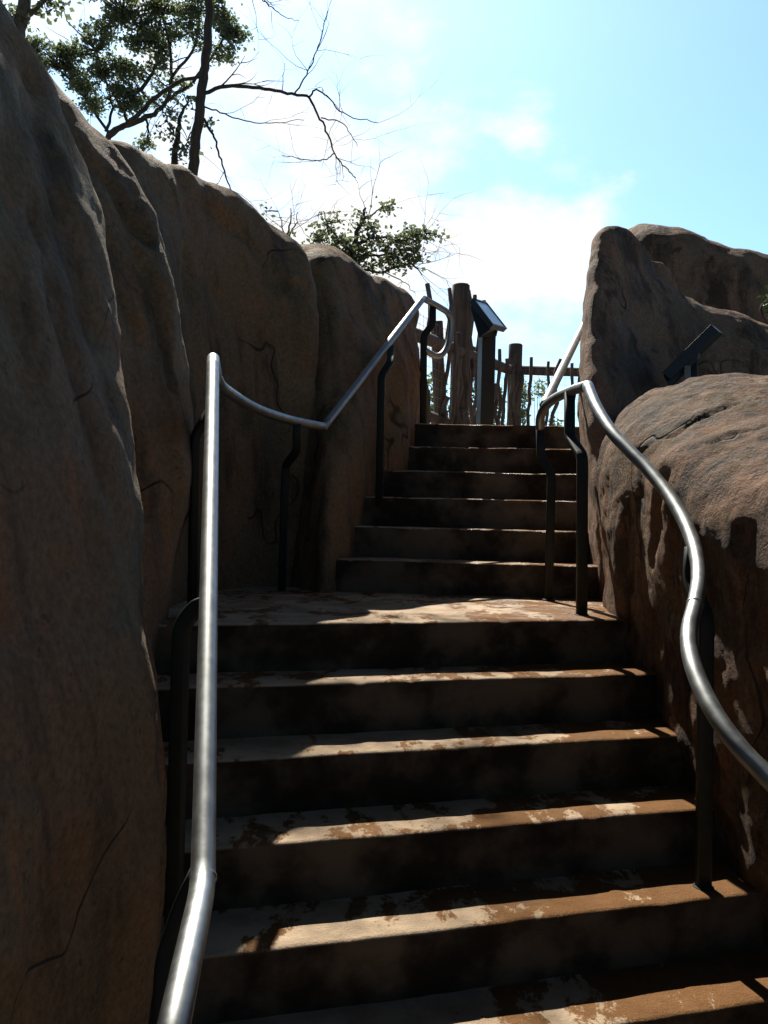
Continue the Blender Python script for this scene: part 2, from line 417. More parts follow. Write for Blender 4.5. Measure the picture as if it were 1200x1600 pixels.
def step_mesh(mb, o, u, v, a0, a1, depth, drop, z, seed, wob=0.006, low=None):
    """nosing runs from o+v*a0 to o+v*a1; tread goes back along u; riser falls by drop"""
    n = int((a1 - a0) / 0.012); prof = []
    r = 0.014
    prof.append((0.006, -drop)); 
    for k in range(1, 7): prof.append((0.006 - 0.006 * k / 6, -drop + (drop - r) * k / 6))
    for k in range(1, 5):
        a = math.pi / 2 * k / 4; prof.append((r - r * math.cos(a), -r + r * math.sin(a)))
    for k in range(1, 11): prof.append((r + (depth - r) * k / 10, 0))
    prof.append((depth, -drop))
    prev = None; base = len(mb.v); np_ = len(prof)
    for i in range(n + 1):
        a = a0 + (a1 - a0) * i / n; p = o + v * a
        w = wob * noise.noise(Vector((a * 3, seed * 5.1, 0))) + wob * 0.35 * noise.noise(Vector((a * 17, seed * 5.1, 3)))
        zz = wob * 0.6 * noise.noise(Vector((a * 2.3, seed * 9.1, 7)))
        chip = max(0, noise.noise(Vector((a * 11, seed * 2.7, 1))) - .42) * .025 + max(0, noise.noise(Vector((a * 31, seed * 4.7, 9))) - .45) * .02
        for (s_, h) in prof:
            d = 0.003 * noise.noise(Vector((a * 9, s_ * 14, h * 14 + seed)))
            k = 1 if s_ < 0.05 else max(0, 1 - (s_ - 0.05) / 0.1)
            ec = chip * max(0, 1 - (s_ + abs(h)) / .045)
            mb.v.append(p + u * (s_ + w * k - d * (1 if h < -r else 0) + ec) + Vector((0, 0, z + h + zz * k + (d if h > -r else 0) - ec)))
    for i in range(n):
        for j in range(np_ - 1):
            q = base + i * np_ + j; mb.f.append((q, q + 1, q + np_ + 1, q + np_))
    for e, i in ((0, 0), (1, n)):
        fc = tuple(base + i * np_ + j for j in range(np_)); mb.f.append(fc if e else tuple(reversed(fc)))
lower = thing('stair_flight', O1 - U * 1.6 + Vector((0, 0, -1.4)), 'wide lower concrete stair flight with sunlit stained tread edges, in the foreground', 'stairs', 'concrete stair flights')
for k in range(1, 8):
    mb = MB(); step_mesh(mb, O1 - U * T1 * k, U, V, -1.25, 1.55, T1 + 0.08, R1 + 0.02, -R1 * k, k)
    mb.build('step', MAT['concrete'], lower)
# middle landing: a wedge between the two flights
mb = MB()
step_mesh(mb, O1, U, V, -1.3, 1.5, 0.3, R1 + 0.02, 0, 0)
ld = mb.build('landing', MAT['concrete']); 
mb = MB(); nx, ny = 90, 60
for j in range(ny + 1):
    for i in range(nx + 1):
        a = -1.35 + 2.95 * i / nx
        p0 = O1 + V * a + U * 0.29; p1 = Vector((p0.x - 0.05, 4.75, 0)); p = p0.lerp(p1, j / ny)
        mb.v.append(Vector((p.x, p.y, -0.0015 + 0.005 * noise.noise(p * 3) * min(1, j / 12) - 0.002)))
for j in range(ny):
    for i in range(nx):
        q = j * (nx + 1) + i; mb.f.append((q, q + 1, q + nx + 2, q + nx + 1))
b0 = len(ld.data.vertices)
bm = bmesh.new(); bm.from_mesh(ld.data)
vs = [bm.verts.new(v_) for v_ in mb.v]
for f_ in mb.f: bm.faces.new([vs[q] for q in f_])
for f_ in bm.faces: f_.smooth = True
bm.to_mesh(ld.data); bm.free()
tag(ld, kind='structure')
upper = thing('stair_flight', O2, 'narrow upper concrete stair flight rising from the landing up to the stick fence', 'stairs', 'concrete stair flights')
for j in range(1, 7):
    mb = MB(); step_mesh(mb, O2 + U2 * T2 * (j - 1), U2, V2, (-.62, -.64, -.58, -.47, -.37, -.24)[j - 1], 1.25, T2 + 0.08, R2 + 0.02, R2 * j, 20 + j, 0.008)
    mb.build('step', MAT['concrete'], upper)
TOPZ = R2 * 6
mb = MB(); y0 = O2.y + T2 * 5 + 0.3
mb.v = [Vector((-1.2, y0, TOPZ - .004)), Vector((2.2, y0, TOPZ - .004)), Vector((3.2, 9.3, TOPZ - .004)), Vector((-1.2, 9.3, TOPZ - .004)),
        Vector((-1.2, y0, TOPZ - .2)), Vector((2.2, y0, TOPZ - .2)), Vector((3.2, 9.3, TOPZ - .2)), Vector((-1.2, 9.3, TOPZ - .2))]
mb.f = [(0, 1, 2, 3), (0, 4, 5, 1), (1, 5, 6, 2), (2, 6, 7, 3), (3, 7, 4, 0)]
tag(mb.build('path', MAT['path'], smooth=False), kind='structure')
mb = MB(); mb.v = [Vector((-1.3, -6, -1.405)), Vector((1.8, -6, -1.405)), Vector((1.8, 1.75, -1.405)), Vector((-1.3, 1.75, -1.405)),
                   Vector((-1.3, -6, -1.5)), Vector((1.8, -6, -1.5)), Vector((1.8, 1.75, -1.5)), Vector((-1.3, 1.75, -1.5))]
mb.f = [(0, 1, 2, 3), (0, 4, 5, 1), (1, 5, 6, 2), (2, 6, 7, 3), (3, 7, 4, 0)]
tag(mb.build('pavement', MAT['concrete'], smooth=False), kind='structure')

# ------------------------------------------------------------------ rock wall on the left
wall = thing('rock_wall', (-1.0, 2.5, -1.4), 'tall shaded brown sandstone wall with vertical folds along the left of the stairs', 'rock wall')
zl = [-1.6, -0.8, -0.4, 0.0, 0.18, 0.4, 0.7, 1.02, 1.3, 1.55, 1.78]
xc = [-0.53, -0.52, -0.497, -0.515, -0.56, -0.585, -0.635, -0.71, -0.80, -0.91, -1.15]
def near_sec(y, dx, lean=1.0, dy=0):
    return [W(xc[0] + (x - xc[0]) * lean + dx, y + dy * max(0, z), z) for x, z in zip(xc, zl)]
s1 = [near_sec(-1.6, -0.5), near_sec(-0.3, -0.32, 1), near_sec(0.6, -0.20, 1.0), near_sec(1.2, -0.12, 1.0, .03), near_sec(1.65, -0.055, 1.0, .06),
      near_sec(2.0, 0.0, 1.0, 0.09), near_sec(2.18, -0.07, 1.0, 0.1), near_sec(2.3, -0.35, 1.0, 0.1), near_sec(2.35, -0.9, 1.0, 0.1)]
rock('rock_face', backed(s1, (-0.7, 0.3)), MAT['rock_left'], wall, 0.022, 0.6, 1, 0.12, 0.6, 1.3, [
    ([(55, 120), (75, 200), (95, 300), (130, 420), (150, 520)], .045, .03), ([(60, 330), (90, 480), (125, 588), (172, 755), (200, 840)], .03, .022),
    ([(20, 150), (30, 400), (50, 600)], .05, .025), ([(20, 1225), (60, 1232), (105, 1244)], .008, .012)])
s2 = [qs((-450, 1400, 2.0), (-450, 1000, 2.0), (-450, 650, 2.05), (-450, 350, 2.1), (-400, 0, 2.25), (-330, -190, 2.5)),
      qs((-200, 1350, 2.2), (-200, 950, 2.2), (-200, 650, 2.2), (-200, 350, 2.25), (-180, 60, 2.4), (-150, -60, 2.7)),
      qs((0, 1300, 2.35), (0, 1000, 2.35), (0, 700, 2.35), (-5, 450, 2.4), (-5, 200, 2.6), (0, 45, 2.9)),
      qs((90, 1300, 2.5), (90, 1000, 2.5), (85, 700, 2.5), (80, 450, 2.55), (75, 260, 2.75), (75, 115, 3.05)),
      qs((165, 1300, 2.7), (170, 1000, 2.7), (165, 750, 2.7), (150, 520, 2.75), (140, 350, 2.85), (140, 190, 3.15)),
      qs((225, 1200, 2.9), (230, 1000, 2.9), (255, 750, 2.95), (235, 560, 3.0), (210, 420, 3.0), (190, 240, 3.2)),
      qs((245, 1150, 3.05), (250, 1000, 3.1), (295, 750, 3.1), (282, 560, 3.15), (260, 430, 3.15), (238, 335, 3.25)),
      qs((235, 1150, 3.3), (240, 1000, 3.3), (280, 750, 3.4), (265, 560, 3.45), (240, 460, 3.5), (200, 380, 3.5)),
      qs((100, 1100, 3.5), (100, 950, 3.5), (100, 750, 3.6), (100, 600, 3.65), (90, 500, 3.7), (80, 400, 3.7))]
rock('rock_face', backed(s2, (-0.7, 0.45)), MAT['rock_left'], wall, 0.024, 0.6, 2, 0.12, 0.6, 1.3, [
    ([(78, 187), (120, 226), (172, 272), (195, 307), (215, 340), (236, 366)], .04, .05), ([(208, 356), (245, 437), (262, 520), (280, 600)], .03, .03),
    ([(165, 490), (185, 600), (205, 700), (225, 800)], .03, .03), ([(110, 260), (135, 330), (160, 400), (205, 470), (228, 531)], .03, .035)])
s3 = [qs((90, 1000, 3.4), (90, 750, 3.45), (80, 550, 3.5), (80, 400, 3.5), (75, 290, 3.6), (90, 205, 3.8)),
      qs((200, 1000, 3.35), (190, 750, 3.4), (180, 550, 3.4), (175, 400, 3.45), (170, 300, 3.55), (180, 220, 3.8)),
      qs((258, 990, 3.5), (255, 750, 3.6), (250, 560, 3.6), (245, 420, 3.65), (243, 330, 3.8), (250, 250, 4.05)),
      qs((305, 950, 4.0), (300, 750, 4.0), (300, 560, 4.0), (298, 430, 4.05), (298, 345, 4.15), (305, 278, 4.35)),
      qs((345, 925, 4.45), (352, 750, 4.45), (360, 570, 4.4), (362, 440, 4.4), (365, 370, 4.45), (375, 308, 4.65)),
      qs((425, 925, 4.75), (428, 750, 4.72), (430, 590, 4.68), (428, 480, 4.65), (422, 405, 4.65), (418, 347, 4.85)),
      qs((482, 930, 4.85), (490, 760, 4.85), (495, 620, 4.85), (494, 520, 4.78), (484, 440, 4.85), (456, 385, 5.0)),
      qs((470, 920, 5.1), (480, 760, 5.1), (485, 620, 5.1), (484, 540, 5.15), (470, 470, 5.2), (430, 420, 5.3))]
for s_ in s3: s_[0] = Vector((s_[0].x, s_[0].y, -0.3))
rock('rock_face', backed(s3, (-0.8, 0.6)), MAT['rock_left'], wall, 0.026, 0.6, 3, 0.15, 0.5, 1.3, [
    ([(318, 307), (365, 343), (396, 366), (425, 401), (432, 432), (450, 455)], .04, .05), ([(350, 450), (365, 560), (392, 650), (380, 720)], .03, .03),
    ([(430, 520), (415, 600), (440, 700)], .03, .025), ([(300, 400), (312, 520), (330, 640)], .04, .03)])
s4 = [qs((400, 920, 5.5), (400, 760, 5.5), (400, 620, 5.4), (400, 520, 5.15), (410, 450, 5.25), (425, 405, 5.4)),
      qs((474, 930, 4.5), (480, 760, 4.75), (486, 620, 4.9), (486, 520, 5.0), (480, 430, 5.1), (475, 386, 5.4)),
      qs((500, 930, 4.34), (513, 790, 4.48), (522, 650, 4.75), (525, 530, 4.95), (520, 440, 5.1), (520, 387, 5.45)),
      qs((540, 890, 4.65), (553, 770, 4.7), (560, 650, 4.9), (565, 540, 5.1), (562, 465, 5.3), (560, 424, 5.6)),
      qs((574, 830, 5.1), (584, 740, 5.16), (594, 650, 5.3), (604, 550, 5.4), (602, 480, 5.6), (600, 441, 5.85)),
      qs((622, 790, 5.35), (629, 710, 5.4), (636, 640, 5.55), (638, 560, 5.7), (635, 500, 5.9), (628, 458, 6.1)),
      qs((648, 760, 5.85), (654, 690, 5.9), (660, 620, 5.95), (655, 560, 6.0), (647, 520, 6.1), (645, 485, 6.25)),
      qs((640, 740, 6.3), (644, 680, 6.35), (648, 620, 6.4), (640, 560, 6.45), (630, 530, 6.5), (620, 500, 6.6))]
for s_ in s4: s_[0] = Vector((s_[0].x, s_[0].y, s_[0].z - 0.5))
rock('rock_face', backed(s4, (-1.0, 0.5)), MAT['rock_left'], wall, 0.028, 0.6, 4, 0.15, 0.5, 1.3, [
    ([(484, 412), (498, 450), (505, 520), (520, 600)], .04, .04), ([(578, 479), (588, 505), (602, 528)], .02, .03), ([(550, 500), (553, 600), (545, 700)], .035, .03)])

# ------------------------------------------------------------------ rocks on the right
r1 = [qs((960, 900, 6.2), (955, 700, 6.2), (950, 600, 6.2), (950, 520, 6.2), (955, 450, 6.0), (965, 400, 5.8)),
      qs((915, 940, 5.4), (912, 740, 5.4), (914, 620, 5.4), (914, 520, 5.4), (930, 430, 5.35), (950, 375, 5.4)),
      qs((930, 960, 4.6), (920, 780, 4.6), (912, 650, 4.7), (911, 530, 4.8), (918, 420, 4.95), (943, 358, 5.1)),
      qs((958, 980, 4.3), (950, 780, 4.35), (942, 650, 4.45), (938, 530, 4.6), (945, 430, 4.8), (966, 363, 5.1)),
      qs((1010, 980, 4.4), (1005, 800, 4.5), (1000, 690, 4.6), (996, 590, 4.7), (990, 500, 4.9), (1002, 424, 5.2)),
      qs((1080, 980, 4.8), (1080, 820, 4.9), (1080, 710, 5.0), (1075, 610, 5.1), (1072, 530, 5.2), (1090, 474, 5.45)),
      qs((1200, 980, 5.0), (1200, 850, 5.05), (1200, 750, 5.1), (1195, 650, 5.2), (1190, 570, 5.3), (1200, 513, 5.6)),
      qs((1400, 980, 5.0), (1400, 850, 5.05), (1400, 750, 5.1), (1400, 690, 5.2), (1400, 640, 5.4), (1400, 590, 5.8))]
for s_ in r1: s_[0] = Vector((s_[0].x, s_[0].y, -0.35))
rock('rock_formation', backed(r1, (0.6, 0.6)), MAT['rock_right'], None, 0.026, 0.45, 5, 0.0, 0.4, 1.8, [
    ([(958, 390), (955, 440), (948, 500), (952, 560)], .06, .02), ([(975, 560), (1010, 540), (1050, 530)], .05, .025), ([(1150, 540), (1175, 560), (1198, 590)], .02, .03)])
tag(bpy.data.objects['rock_formation'], 'reddish rock with a pointed upright pinnacle at its left end, beside the upper stairs', 'rock')
r2 = [qs((965, 800, 7.2), (960, 600, 7.2), (962, 500, 7.2), (968, 430, 7.2), (972, 395, 7.3), (980, 366, 7.35)),
      qs((990, 800, 6.7), (985, 600, 6.7), (985, 500, 6.7), (988, 430, 6.75), (992, 378, 6.75), (1000, 352, 6.92)),
      qs((1060, 800, 6.4), (1060, 620, 6.4), (1060, 520, 6.4), (1060, 450, 6.5), (1062, 388, 6.55), (1060, 357, 6.75)),
      qs((1140, 800, 6.4), (1140, 650, 6.4), (1140, 560, 6.4), (1140, 490, 6.5), (1138, 416, 6.55), (1133, 384, 6.75)),
      qs((1220, 800, 6.5), (1220, 660, 6.5), (1220, 590, 6.5), (1220, 520, 6.6), (1218, 440, 6.65), (1215, 404, 6.85)),
      qs((1450, 800, 6.5), (1450, 720, 6.5), (1450, 660, 6.5), (1450, 600, 6.6), (1450, 550, 6.8), (1450, 500, 7.2))]
o_ = rock('rock_formation', backed(r2, (0.7, 0.9)), MAT['rock_right'], None, 0.035, 0.4, 6, 0.0, 0.4, 2.0)
tag(o_, 'dark shaded rock ridge rising behind the pinnacle rock, highest on the right', 'rock')
b1 = [qs((1000, 900, 4.5), (1000, 820, 4.5), (1000, 760, 4.5), (1000, 720, 4.5), (1010, 700, 4.5), (1030, 690, 4.6)),
      qs((955, 960, 4.1), (945, 850, 4.15), (940, 780, 4.2), (948, 725, 4.2), (962, 690, 4.3), (995, 660, 4.45)),
      qs((985, 980, 3.55), (962, 870, 3.65), (945, 770, 3.8), (945, 710, 3.95), (962, 668, 4.1), (1000, 630, 4.35)),
      qs((1020, 1010, 3.35), (1002, 880, 3.38), (992, 780, 3.38), (988, 705, 3.45), (1003, 642, 3.7), (1042, 606, 4.15)),
      qs((1065, 1120, 3.05), (1052, 960, 3.02), (1046, 840, 3.0), (1046, 735, 3.03), (1060, 662, 3.3), (1090, 595, 4.0)),
      qs((1120, 1250, 2.85), (1110, 1060, 2.78), (1108, 910, 2.74), (1110, 780, 2.76), (1120, 690, 3.02), (1140, 590, 3.85)),
      qs((1205, 1400, 2.58), (1200, 1170, 2.48), (1196, 960, 2.45), (1198, 800, 2.47), (1200, 700, 2.78), (1200, 592, 3.75)),
      qs((1370, 1500, 2.15), (1370, 1250, 2.1), (1370, 1000, 2.06), (1370, 800, 2.12), (1360, 690, 2.5), (1340, 600, 3.5)),
      [W(1.5, 0.9, -1.3), W(1.5, 0.9, -.9), W(1.55, 0.95, -.4), W(1.6, 1.1, .1), W(1.8, 1.4, .5), W(2.3, 2.4, .75)],
      [W(1.9, -0.4, -1.3), W(1.9, -0.4, -.9), W(1.95, -0.35, -.4), W(2.0, -0.2, .1), W(2.2, 0.2, .4), W(2.8, 1.0, .5)]]
for s_ in b1: s_[0] = Vector((s_[0].x + 0.02, s_[0].y, s_[0].z - 0.45))
o_ = rock('boulder', backed(b1, (1.1, 0.35), -1.5, 0.06), MAT['boulder'], None, 0.019, 0.62, 8, 0.0, 0.2, 1.5, [
    ([(975, 708), (993, 699), (1046, 671), (1081, 647), (1134, 625), (1198, 610)], .011, .02), ([(1072, 652), (1095, 641)], .016, .015),
    ([(1108, 684), (1147, 667), (1178, 662), (1200, 652)], .012, .022), ([(1030, 735), (1018, 800), (1004, 880)], .03, .02),
    ([(1150, 820), (1158, 900), (1150, 980)], .03, .015), ([(1048, 830), (1036, 900), (1044, 960)], .03, .015)])
tag(o_, 'rounded ochre boulder with a sunlit cracked top, behind the weaving right handrail', 'boulder')

# ------------------------------------------------------------------ handrails
s0_ = O1.dot(U); SL = R1 / T1
def rail_plane(h):     # plane parallel to the nosings of the lower flight, h above them
    n = Vector((-U.x * SL, -U.y * SL, 1)).normalized(); return O1 + Vector((0, 0, h)), n
RD = 0.0225
pl = rail_plane(0.90)
lt = on_plane(333, 560, *pl); lj = on_plane(317, 1388, *pl)
left = thing('handrail', (-0.6, 3.0, -0.5), 'left galvanised handrail on dark posts, running up beside the tall shaded rock wall', 'handrail', 'galvanised handrails beside the stairs')
lo = Q(272, 1600, 1.16); lo2 = lo + (lo - lj) * 1.2
def arc_corner(a, b, c, r, n=5):
    """round the corner at b"""
    p = b + (a - b).normalized() * r; q = b + (c - b).normalized() * r
    return [p.lerp(b, k / n).lerp(b.lerp(q, k / n), k / n) for k in range(n + 1)]
def dense(pts, step=0.06):
    o2 = [pts[0]]
    for a, b in zip(pts, pts[1:]):
        n = max(1, int((b - a).length / step))
        for k in range(1, n + 1): o2.append(a.lerp(b, k / n))
    return o2
l3 = [lt, Q(338, 590, 3.22), Q(352, 609, 3.4), Q(400, 638, 3.8), Q(452, 656, 4.12), Q(505, 667, 4.36)]
l3c = spline(l3[1:], 6)
seg1 = [lo2, *arc_corner(lo2, lj, lt, 0.05), *dense([lj.lerp(lt, .05), lt])]
mb = MB(); mb.tube(seg1, RD, 20); mb.build('rail', MAT['metal'], left)
mb = MB(); mb.tube([lt + (lt - lj).normalized() * 0.005, *l3c], RD * 0.98, 16); mb.build('rail', MAT['metal'], left)
ltop = Q(661, 466, 5.85)
mb = MB(); mb.tube(dense([l3[-1] + Vector((0, 0, -0.003)), ltop]), RD * 1.01, 16); mb.build('rail', MAT['metal'], left)
ret = [ltop, Q(690, 482, 6.0), Q(700, 490, 6.08), Q(705, 506, 6.1), Q(702, 532, 6.1), Q(692, 552, 6.05), Q(680, 556, 6.0), Q(664, 547, 5.95)]
mb = MB(); mb.tube(spline(ret, 6), RD * 0.97, 14); mb.build('rail', MAT['metal'], left)
def weld(p, d, parent, r=RD):
    mb = MB(); t = d.normalized(); mb.tube([p - t * .006, p - t * .003, p + t * .003, p + t * .006], [r * 1.0, r * 1.09, r * 1.09, r * 1.0], 18); mb.build('weld_bead', MAT['metal'], parent)
weld(lj + (lt - lj).normalized() * 0.02, lt - lj, left)
def post(pts, parent, w=0.046, t=0.03, name='post', foot=True):
    """bent dark bar; last point is the foot"""
    c = [pts[0]]
    for i in range(1, len(pts) - 1): c += arc_corner(pts[i - 1], pts[i], pts[i + 1], 0.03, 4)
    c.append(pts[-1]); mb = MB(); mb.tube(c, 1, 12, True, (t, w), Vector((0, 1, 0))); return mb.build(name, MAT['post'], parent)
def foot_at(px, py, z):
    r = ray(px, py); return EYE + r * ((z - EYE.z) / r.z)
pA = foot_at(300, 962, 0.0)
def vert(px, py, p, dd=0):   # point on the image row py straight above p, dd nearer or farther
    d = (p - EYE).dot(fwd) + dd; return Q(px, py, d)
dA = (pA - EYE).dot(fwd)
post([on_plane(329, 635, *pl) + Vector((0, 0.05, -.02)), Q(322, 652, 3.2), Q(304, 682, 3.2), Vector((pA.x, pA.y, -.03))], left, 0.05)
pB0 = on_plane(322, 925, *pl); dB = (pB0 - EYE).dot(fwd)
zB = -R1 * 3 if dB > 2.2 else -R1 * 4
pbb = Q(283, 978, dB + .02)
post([pB0 + Vector((0, 0, -.03)), Q(314, 940, dB), pbb, Vector((pbb.x, pbb.y, -R1 * 5 - .02))], left, 0.042)
pC0 = on_plane(316, 1330, *pl); pC = pC0 + Vector((-0.03, 0.0, -0.1))
post([pC0 + Vector((0, 0, -.035)), pC, Vector((pC.x - 0.03, pC.y, pC.z - .1)), Vector((pC.x - 0.03, pC.y, -R1 * 7 - .05))], left, 0.042)
f1_ = foot_at(440, 922, 0.0); d1 = (f1_ - EYE).dot(fwd)
post([Q(464, 664, 4.16), Q(464, 704, 4.25), Q(446, 728, d1), Vector((f1_.x, f1_.y, -.02))], left, 0.04)
tz = R2 * 3
post([Q(611, 542, 5.27), Q(610, 566, 5.08), Q(596, 588, 4.99), Q(592, 790, 4.99)], left, 0.042)
post([Q(676, 476, 5.95), Q(676, 506, 5.95), Q(662, 525, 5.95), Q(661, 690, 5.95)], left, 0.048)

right = thing('handrail', (1.0, 3.0, -0.5), 'right galvanised handrail weaving in snake-like bends past the ochre boulder', 'handrail', 'galvanised handrails beside the stairs')
rc = [(918, 602), (933, 638), (957, 676), (987, 708), (1017, 739), (1047, 777), (1071, 818), (1087, 862), (1092, 903), (1086, 945), (1077, 984),
      (1079, 1024), (1094, 1070), (1118, 1117), (1153, 1165), (1195, 1210), (1245, 1262), (1310, 1330)]
rp = [on_plane(x, y, *pl) for x, y in rc]
mb = MB(); mb.tube(spline(rp, 6), RD * 1.02, 20); mb.build('rail', MAT['metal'], right)
cn = rp[0]
pm = [cn + Vector((0, 0, -0.002)), Q(897, 609, 3.78), Q(872, 620, 4.02), Q(855, 632, 4.2), Q(845, 650, 4.3), Q(844, 670, 4.34)]
mb = MB(); mb.tube(spline(pm, 6), RD, 16); mb.build('rail', MAT['metal'], right)
mb = MB(); mb.tube(dense([Q(850, 634, 4.24), Q(912, 508, 5.75), Q(935, 470, 6.2)]), RD * 1.02, 16); mb.build('rail', MAT['metal'], right)
weld(rp[9], rp[10] - rp[8], right, RD * 1.02)
fp1 = foot_at(909, 961, 0.0); dp1 = (fp1 - EYE).dot(fwd)
post([Q(890, 613, 3.84), Q(890, 682, 3.8), Q(910, 713, dp1), Vector((fp1.x, fp1.y, -.02))], right, 0.046)
fp2 = foot_at(857, 937, 0.0); dp2 = (fp2 - EYE).dot(fwd)
post([Q(844, 660, 4.34), Q(845, 712, 4.34), Q(862, 741, dp2), Vector((fp2.x, fp2.y, -.02))], right, 0.042)
fp3 = foot_at(1099, 1386, -R1 * 4); d3 = (fp3 - EYE).dot(fwd)
post([on_plane(1082, 850, *pl) + Vector((0, 0.0, -.01)), Q(1079, 905, d3 + .1), Q(1103, 965, d3), Vector((fp3.x, fp3.y, -R1 * 4 - .02))], right, 0.046)
for (fp, z) in ((fp1, 0), (fp2, 0), (fp3, -R1 * 4)):     # drilled sockets where the posts meet the concrete
    mb = MB(); mb.tube([Vector((fp.x, fp.y, z - .01)), Vector((fp.x, fp.y, z + .004))], [0.034, 0.030], 14); mb.build('post_socket', MAT['post'], right)
post([Q(925, 500, 5.95), Q(925, 560, 5.95), Q(925, 575, 5.95), Q(925, 700, 5.95)], right, 0.046)

# ------------------------------------------------------------------ stick fence on top
fence = thing('fence', (0.9, 8.0, TOPZ), 'rustic fence of crooked sticks, round posts and wire mesh above the stairs', 'fence')
fA = Vector((Q(640, 480, 6.9).x, 6.9, 0)); fB = Vector((Q(801, 560, 9.6).x, 9.6, 0)); fC = Vector((4.6, 9.9, 0)); fZ = Vector((-1.1, 6.0, 0))
RZ = 2.07
def wpole(a, b, r, n=8, wob=0.01, seg=10, sd=0):
    pts = []; 
    for k in range(n + 1):
        p = a.lerp(b, k / n); w = noise.noise_vector(Vector((k * 0.55, sd * 3.7, sd * 1.3))) * wob; pts.append(p + Vector((w.x, w.y, w.z * .2)))
    rr = [r * (1 + 0.08 * noise.noise(Vector((k * .8, sd, 5)))) for k in range(n + 1)]
    return pts, rr, seg
def pole(a, b, r, name, mat, wob=0.01, seg=10, n=8, sd=0, parent=fence):
    pts, rr, sg = wpole(a, b, r, n, wob, seg, sd); mb = MB()
    t = (pts[-1] - pts[-2]).normalized()
    pts.append(pts[-1] + t * r * .12); rr.append(rr[-1] * .86)
    mb.tube(pts, rr, sg); return mb.build(name, mat, parent)
def fpt(px):   # point of the first fence run at an image column
    k = (px - 600) / F; t = (k * fA.y - fA.x) / ((fB.x - fA.x) - k * (fB.y - fA.y)); return fA.lerp(fB, t)
def fpt2(px):
    k = (px - 600) / F; t = (k * fB.y - fB.x) / ((fC.x - fB.x) - k * (fC.y - fB.y)); return fB.lerp(fC, t)
def ztop(p, py): return EYE.z + (805 + 0.0244 * (p.x / p.y * F) - py) / F * p.y
p = fpt(714) + Vector((0, .12, 0)); pole(W(p.x, p.y, TOPZ - .1), W(p.x, p.y, ztop(p, 446)), 0.083, 'fence_post', MAT['post_wood'], 0.008, 16, sd=1)
p = fpt2(801.5) + Vector((0, .1, 0)); pole(W(p.x, p.y, TOPZ - .1), W(p.x, p.y, ztop(p, 539)), 0.078, 'fence_post', MAT['post_wood'], 0.008, 16, sd=2)
p = fpt2(1010); pole(W(p.x, p.y, TOPZ - .1), W(p.x, p.y, 2.3), 0.078, 'fence_post', MAT['post_wood'], 0.008, 16, sd=3)
p = fpt(676); q = fpt(690); pole(W(q.x, q.y + .12, TOPZ - .1), W(p.x, p.y + .12, RZ + .03), 0.055, 'fence_post', MAT['post_wood'], 0.01, 14, sd=4)
hv = Vector((0, 0, 1))
a = fpt(610); b = fpt(801)
pole(W(a.x, a.y + .06, ztop(a, 484) - .12), W(b.x, b.y + .05, RZ - .02), 0.055, 'fence_rail', MAT['post_wood'], 0.015, 12, sd=5)
pole(W(b.x, b.y + .05, RZ), W(fC.x, fC.y + .05, RZ), 0.052, 'fence_rail', MAT['post_wood'], 0.012, 12, sd=6)
pole(W(a.x, a.y + .06, TOPZ + .25), W(b.x, b.y + .05, TOPZ + .22), 0.045, 'fence_rail', MAT['post_wood'], 0.015, 12, sd=7)
# weathered board behind the first run
a = fpt(716); b = fpt(742); mb = MB(); c = (a + b) / 2 + Vector((0, .1, 0)); mb.box(W(c.x, c.y, 1.93), (b - a) * .5, Vector((0, .012, 0)), hv * .14)
mb.build('board', MAT['post_wood'], fence, False)
sticks1 = [(650, 600), (661, 445), (668, 610), (693, 452), (700, 470), (706, 520), (722, 453), (733, 478), (740, 470), (748, 470), (757, 500), (764, 520), (774, 547), (783, 560), (642, 600), (712, 560), (717, 640), (728, 500), (744, 560), (753, 540), (760, 590), (768, 600), (688, 620), (655, 560)]
for i, (px, py) in enumerate(sticks1):
    p = fpt(px) + Vector((random.uniform(-.02, .02), -.03, 0)); lean = random.uniform(-.05, .05)
    pole(W(p.x + lean, p.y, TOPZ - .05), W(p.x, p.y, ztop(p, py)), random.uniform(.018, .027), 'fence_stick', MAT['stick_wood'], 0.06, 8, 10, sd=20 + i)
sticks2 = [(791, 572), (797, 585), (806, 580), (824, 558), (853, 565), (866, 561), (890, 568), (905, 562), (925, 566), (948, 560), (975, 565), (1005, 560), (1040, 560), (1080, 566), (1130, 560)]
for i, (px, py) in enumerate(sticks2):
    p = fpt2(px) + Vector((0, -.04 - (0.05 if px < 810 else 0), 0)); lean = random.uniform(-.07, .07)
    pole(W(p.x + lean, p.y, TOPZ - .05), W(p.x, p.y, ztop(p, py)), random.uniform(.016, .024), 'fence_stick', MAT['stick_wood'], 0.06, 8, 10, sd=50 + i)
mb = MB()
for (a, b) in ((fA, fB), (fB, fC)):
    L_ = (b - a).length; n = int(L_ / .075)
    for k in range(n + 1):
        p = a.lerp(b, k / n) + Vector((0, .02, 0)); mb.tube([W(p.x, p.y, TOPZ), W(p.x, p.y, RZ)], .0016, 4, False)
    for k in range(14):
        z = TOPZ + .03 + k * .078; mb.tube([W(a.x, a.y + .02, z), W(b.x, b.y + .02, z)], .0016, 4, False)
mb.build('wire_mesh', MAT['wire'], fence)

